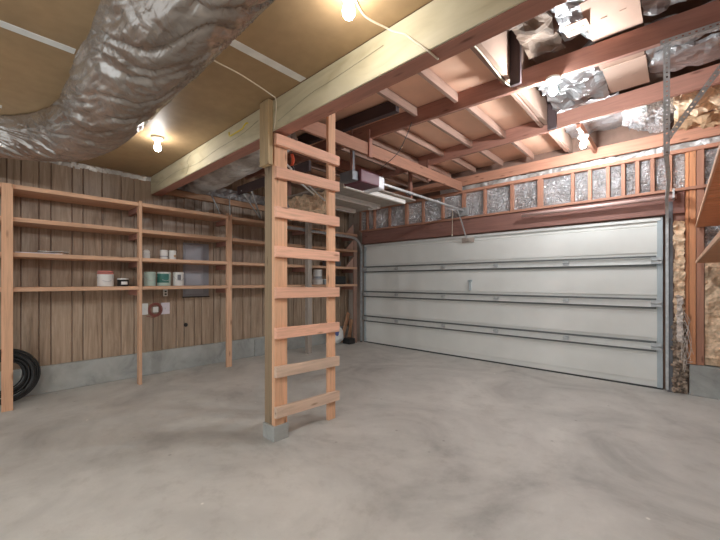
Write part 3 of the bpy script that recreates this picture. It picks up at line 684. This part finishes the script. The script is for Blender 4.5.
can(-5.30, 1.70, Z3, .050, .115, M['white'], 'jar', 'white tub with grey stripe, middle of the three on the third shelf', 'jar', 'small white jars on the third shelf', lid=M['white'], band=(M['box'], .30, .42, -1.8, 1.8))
can(-5.30, 1.812, Z3, .048, .115, M['white'], 'jar', 'white tub with brown side mark, rightmost of the three on the third shelf', 'jar', 'small white jars on the third shelf', lid=M['ceramic'], band=(M['kraft'], .3, .6, .0, .8))
pp = empty('paper_stack', (-5.22, .42, Z3)); tag(pp, 'low stack of papers and a white tube on the third shelf', 'papers')
MB().box(-5.40, -5.16, .22, .60, Z3, Z3+.010).build('papers', M['lav'], pp)
MB().sheet((-5.16, .40, Z3+.03), (0, .26, 0), (-.12, 0, 0), 12, 5, .014, 14, 5, .004).build('crumpled_sheet', M['white'], pp)
for i, (yy, z, r, h, lab) in enumerate(((4.50, Z4, .105, .10, 'wide white container at the base of the stack near the corner'), )):
    t = can(-5.30, yy, z, r, h, M['white'], 'container', 'stack-bottom white container with grey rim on the lowest shelf, seen through the ladder', 'container', 'stacked white containers', lid=M['box'])
can(-5.30, 4.50, Z4+.118, .088, .16, M['white'], 'container', 'white flared container on top of the wide one, seen through the ladder', 'container', 'stacked white containers', lid=M['white'], band=(M['box'], .05, .25, -2.5, 1.5))
can(-5.28, 4.70, Z4, .055, .09, M['bluegrey'], 'tub', 'small blue-grey tub right of the stacked white containers', 'tub', lid=M['white'])
tag(MB().box(-5.48, -5.25, 4.95, 5.25, Z4, Z4+.17).build('storage_box', M['black'], bevel=.012), 'black box at the far end of the lowest shelf', 'box')
tag(MB().box(-5.50, -5.25, 4.80, 5.10, Z3, Z3+.13).build('storage_box', M['darksteel'], bevel=.012), 'dark grey box at the far end of the third shelf', 'box')

# wall fittings
eb = empty('breaker_panel', (-5.57, 2.25, 1.09)); tag(eb, 'grey metal breaker panel on the panelled wall behind the shelves', 'breaker panel')
ec = MB().box(-5.595, -5.577, 2.06, 2.45, 1.10, 1.93).build('cabinet', M['box'], eb, bevel=.004)
MB().box(-5.5765, -5.5755+.004, 2.09, 2.36, 1.14, 1.90).build('door', plain('panel_door', (.40, .41, .45),   .45, .3, .05), ec, bevel=.003)
MB().box(-5.595, -5.565, 2.05, 2.46, 1.085, 1.099).build('bottom_lip', M['black'], ec)
def plate(y0, y1, z0, z1, m_, lab, k):
    t = empty('wall_plate_switch' if k == 0 else 'wall_outlet', (-5.59, (y0+y1)/2, z0)); tag(t, lab, 'switch' if k == 0 else 'outlet')
    cp_ = MB().box(-5.595, -5.585, y0, y1, z0, z1).build('cover_plate', m_, t, bevel=.003)
    yc, zc = (y0+y1)/2, (z0+z1)/2
    if k == 0: MB().box(-5.585, -5.572, yc-.006, yc+.006, zc-.012, zc+.012).build('toggle', M['white'], cp_)
    else:
        for dz in (-.02, .02): MB().box(-5.585, -5.583, yc-.014, yc+.014, zc+dz-.011, zc+dz+.011).build('socket', M['black'], cp_)
plate(1.51, 1.585, .86, 1.02, M['white'], 'white switch plate directly right of the second shelf upright', 0)
plate(1.755, 1.872, .85, 1.02, M['lav'], 'pale lilac switch plate right of the coiled cord', 0)
plate(1.785, 1.845, 1.115, 1.215, M['ceramic'], 'small white outlet just under the lowest shelf', 1)
cw = empty('cord_coil', (-5.56, 1.68, .84)); tag(cw, 'coiled red-brown cord around a white box on the panelled wall', 'cord')
c_ = MB()
for k in range(4):
    r = .062+.008*k; c_.tube([(-5.575+.008*(k % 2), 1.675+r*1.05*math.cos(t), .925+r*math.sin(t)*1.15) for t in [2*math.pi*i/24 for i in range(24)]], .005, 6, closed=True)
c_.tube(catmull([(-5.57, 1.74, .86), (-5.57, 1.66, .82), (-5.57, 1.56, .84)], 6), .005, 6)
c_.build('cord', plain('red_cord', (.28, .09, .07), .5), cw)
MB().box(-5.594, -5.57, 1.645, 1.715, .885, .965).build('box', M['white'], cw, bevel=.004)
tag(MB().lathe((-5.588, 2.10, .665), [(.03, 0), (.028, .012), (.015, .03)], axis='X', n=14).build('pipe_plug', M['black']), 'small round black plug on the panelling below the breaker panel', 'plug')

# hose coil
hc = MB()
for k in range(26):
    r = .165+.0048*k+random.uniform(-.006, .006); dx = random.uniform(-.075, .06); cy, cz = .13+random.uniform(-.012, .012), .312+random.uniform(-.004, .004)-.0*k
    hc.tube([(-5.36+dx-.10*math.sin(t)*r, cy+r*math.cos(t), max(.009, cz+r*math.sin(t)*.99)) for t in [2*math.pi*i/56 for i in range(56)]], .0085, 8, closed=True)
tag(hc.build('hose_coil', M['black'], org=V((-5.36, .13, 0))), 'coil of black hose leaning on the concrete curb behind the leftmost upright', 'hose')

# corner things by the door
cb = empty('plastic_bag', (-5.36, 5.10, 0)); tag(cb, 'white and blue plastic bag slumped on the floor in the far left corner', 'bag')
b_ = MB(); bmesh.ops.create_icosphere(b_.bm, subdivisions=4, radius=.16, matrix=Matrix.Translation((-5.33, 5.06, .19)) @ Matrix.Diagonal((.8, .85, 1.15, 1)))
for v in b_.bm.verts:
    q = v.co*9; v.co += (v.co-V((-5.33, 5.06, .19))).normalized()*noise.noise(q)*.035; v.co.z = max(v.co.z, .0)
b_.build('bag_body', M['white'], cb, smooth=True)
b_ = MB(); bmesh.ops.create_icosphere(b_.bm, subdivisions=3, radius=.075, matrix=Matrix.Translation((-5.245, 5.01, .25)) @ Matrix.Diagonal((.45, 1, .9, 1))); b_.build('blue_print', M['blue'], cb, smooth=True)
tag(MB().box(-5.30, -5.10, 5.20, 5.38, 0, .12).build('floor_box', M['black'], bevel=.01), 'small black box on the floor beside the white and blue bag', 'box')
for i, (x, yy, x2, y2, z) in enumerate(((-5.42, 5.28, -5.50, 5.58, .62), (-5.34, 5.42, -5.42, 5.60, .48))):
    tag(MB().beam((x, yy, .02), (x2, y2, z), .09, .018, up=(1, 0, 0)).build('scrap_board', wood('fir', 'Z'), bevel=.002), ['longer pale scrap board leaning in the far left corner', 'shorter pale scrap board leaning in the far left corner'][i], 'board', 'scrap boards in the corner')

# ------------------------------------------------------------------ wall shelves at the right edge
for i, z in enumerate((1.955, 1.545)):
    t = empty('wall_shelf', (.42, 4.0, z)); tag(t, ['upper plank shelf sticking in from the right edge', 'lower plank shelf sticking in from the right edge'][i], 'shelf', 'plank wall shelves')
    s_ = MB(); yy = 5.53; k = 0
    while yy > 2.3:
        s_.box(.15, XR-.004, yy-.113, yy, z, z+.018); yy -= .122
    s_.build('plank_deck', wood('orange', 'X'), t, bevel=.002)
    MB().box(.138, .15, 2.3, 5.53, z-.004, z+.028).build('front_lip', wood('shelf', 'Y'), t, bevel=.002)
    MB().box(XR-.04, XR-.004, 2.3, 5.53, z-.06, z-.001).build('ledger', wood('red', 'Y'), t)

# ------------------------------------------------------------------ insulation and cardboard in the right hand cavity
def cav(name, mat, lab, x0, x1, y0, y1, z, amp, freq, seed, thick=.02, sag=0, tilt=0, n=28, cat='insulation', ragged=.03):
    return sheet_obj(name, mat, lab, cat, 'insulation and card in the open ceiling', o=(x0, y0, z), u=(x1-x0, 0, tilt), v=(0, y1-y0, 0), nu=max(6, int((x1-x0)*n)), nv=max(6, int((y1-y0)*n)), amp=amp, freq=freq, seed=seed, thick=thick, sag=sag, ragged=ragged)
cav('tar_paper', M['darkpaper'], 'dark torn paper drooping right of the first black strut', -.98, -.72, 1.80, 3.36, 3.36, .10, 3.5, 91, .02, .0)
cav('foil_insulation', M['whitefoil'], 'crumpled foil batt behind the cream beam above the nearer bulb', -.71, -.22, 1.80, 3.36, 3.42, .08, 4, 92, .03, .03)
cav('foil_insulation', M['foil'], 'foil batt at the top right corner behind the cream beam', -.20, .66, 1.80, 2.5, 3.40, .08, 3.5, 93, .03)
cav('foil_insulation', M['whitefoil'], 'foil batt hugging the first red-brown beam at the right edge', -.19, .66, 2.5, 3.38, 3.36, .06, 3.5, 94, .03)
cav('foil_insulation', M['whitefoil'], 'bulging foil batt right of the nearer bulb, before the farther beam', -1.05, -.53, 3.48, 4.38, 3.34, .11, 3.4, 95, .03, .05)
cav('foil_insulation', M['whitefoil'], 'long smooth foil roll between the two red-brown beams at the right edge', -.20, .66, 3.47, 3.90, 3.34, .05, 3, 96, .03, .03)
cav('foil_insulation', M['whitefoil'], 'second foil roll against the farther red-brown beam at the right edge', -.20, .66, 3.91, 4.37, 3.34, .05, 3, 97, .03, .03)
cav('foil_insulation', M['whitefoil'], 'dull foil sheet above the bulb nearest the garage door', -1.10, -.47, 4.52, 5.56, 3.34, .05, 3, 98, .02)
cav('foil_insulation', M['foil'], 'torn shiny foil left of the door track above the rim board', -.48, -.02, 4.50, 5.56, 3.26, .12, 5, 99, .02, .05)
cav('fibreglass_batt', M['fiber'], 'sagging tan fibreglass batt above the right end of the garage door wall', -.04, .66, 4.62, 5.2, 3.22, .13, 4, 100, .04, .08)
cav('fibreglass_batt', M['kraft'], 'kraft-faced fibreglass batt at the far right over the wall', -.04, .66, 5.2, 5.56, 3.16, .10, 4, 101, .03, .05)
def card(lab, x0, x1, y0, y1, z, tz=0, kind='cardboard'):
    m_ = MB().sheet((x0, y0, z), (x1-x0, 0, 0), (0, y1-y0, tz), 8, 8, .004, 2, x0, .006)
    for q in (.35, .7): m_.box(x0+(x1-x0)*q-.02, x0+(x1-x0)*q+.02, (y0+y1)/2-.006, (y0+y1)/2+.002, z-.010+tz/2, z-.005+tz/2)
    tag(m_.build('cardboard_sheet', M['cardboard']), lab, 'cardboard', 'cardboard sheets in the open ceiling')
card('cardboard sheet between the cream beam and the first red-brown beam', -.52, -.20, 2.85, 3.38, 3.30)
card('pinkish cardboard sheet between the two red-brown beams, nearer part', -.54, -.22, 3.47, 3.90, 3.31)
card('cardboard sheet between the two red-brown beams, farther part', -.52, -.21, 3.86, 4.40, 3.29)
card('small torn cardboard flap beside the foil above the nearer bulb', -.66, -.50, 2.98, 3.20, 3.27, .04)

# ------------------------------------------------------------------ world, camera
W = bpy.data.worlds.new('World'); SC.world = W; W.use_nodes = True
W.node_tree.nodes['Background'].inputs[0].default_value = (.88, .95, 1.0, 1)
W.node_tree.nodes['Background'].inputs[1].default_value = .9
cam = bpy.data.cameras.new('Camera'); co = bpy.data.objects.new('Camera', cam); COL.objects.link(co)
co.location = (0, 0, 1.34); co.rotation_euler = (math.radians(90), 0, math.radians(42.67))
cam.sensor_width = 36; cam.lens = 346/720*36; cam.shift_y = 11/720; cam.clip_start = .05
SC.camera = co
SC.view_settings.view_transform = 'Standard'; SC.view_settings.look = 'None'
SC.view_settings.exposure = .45; SC.view_settings.gamma = 1; SC.view_settings.use_curve_mapping = False
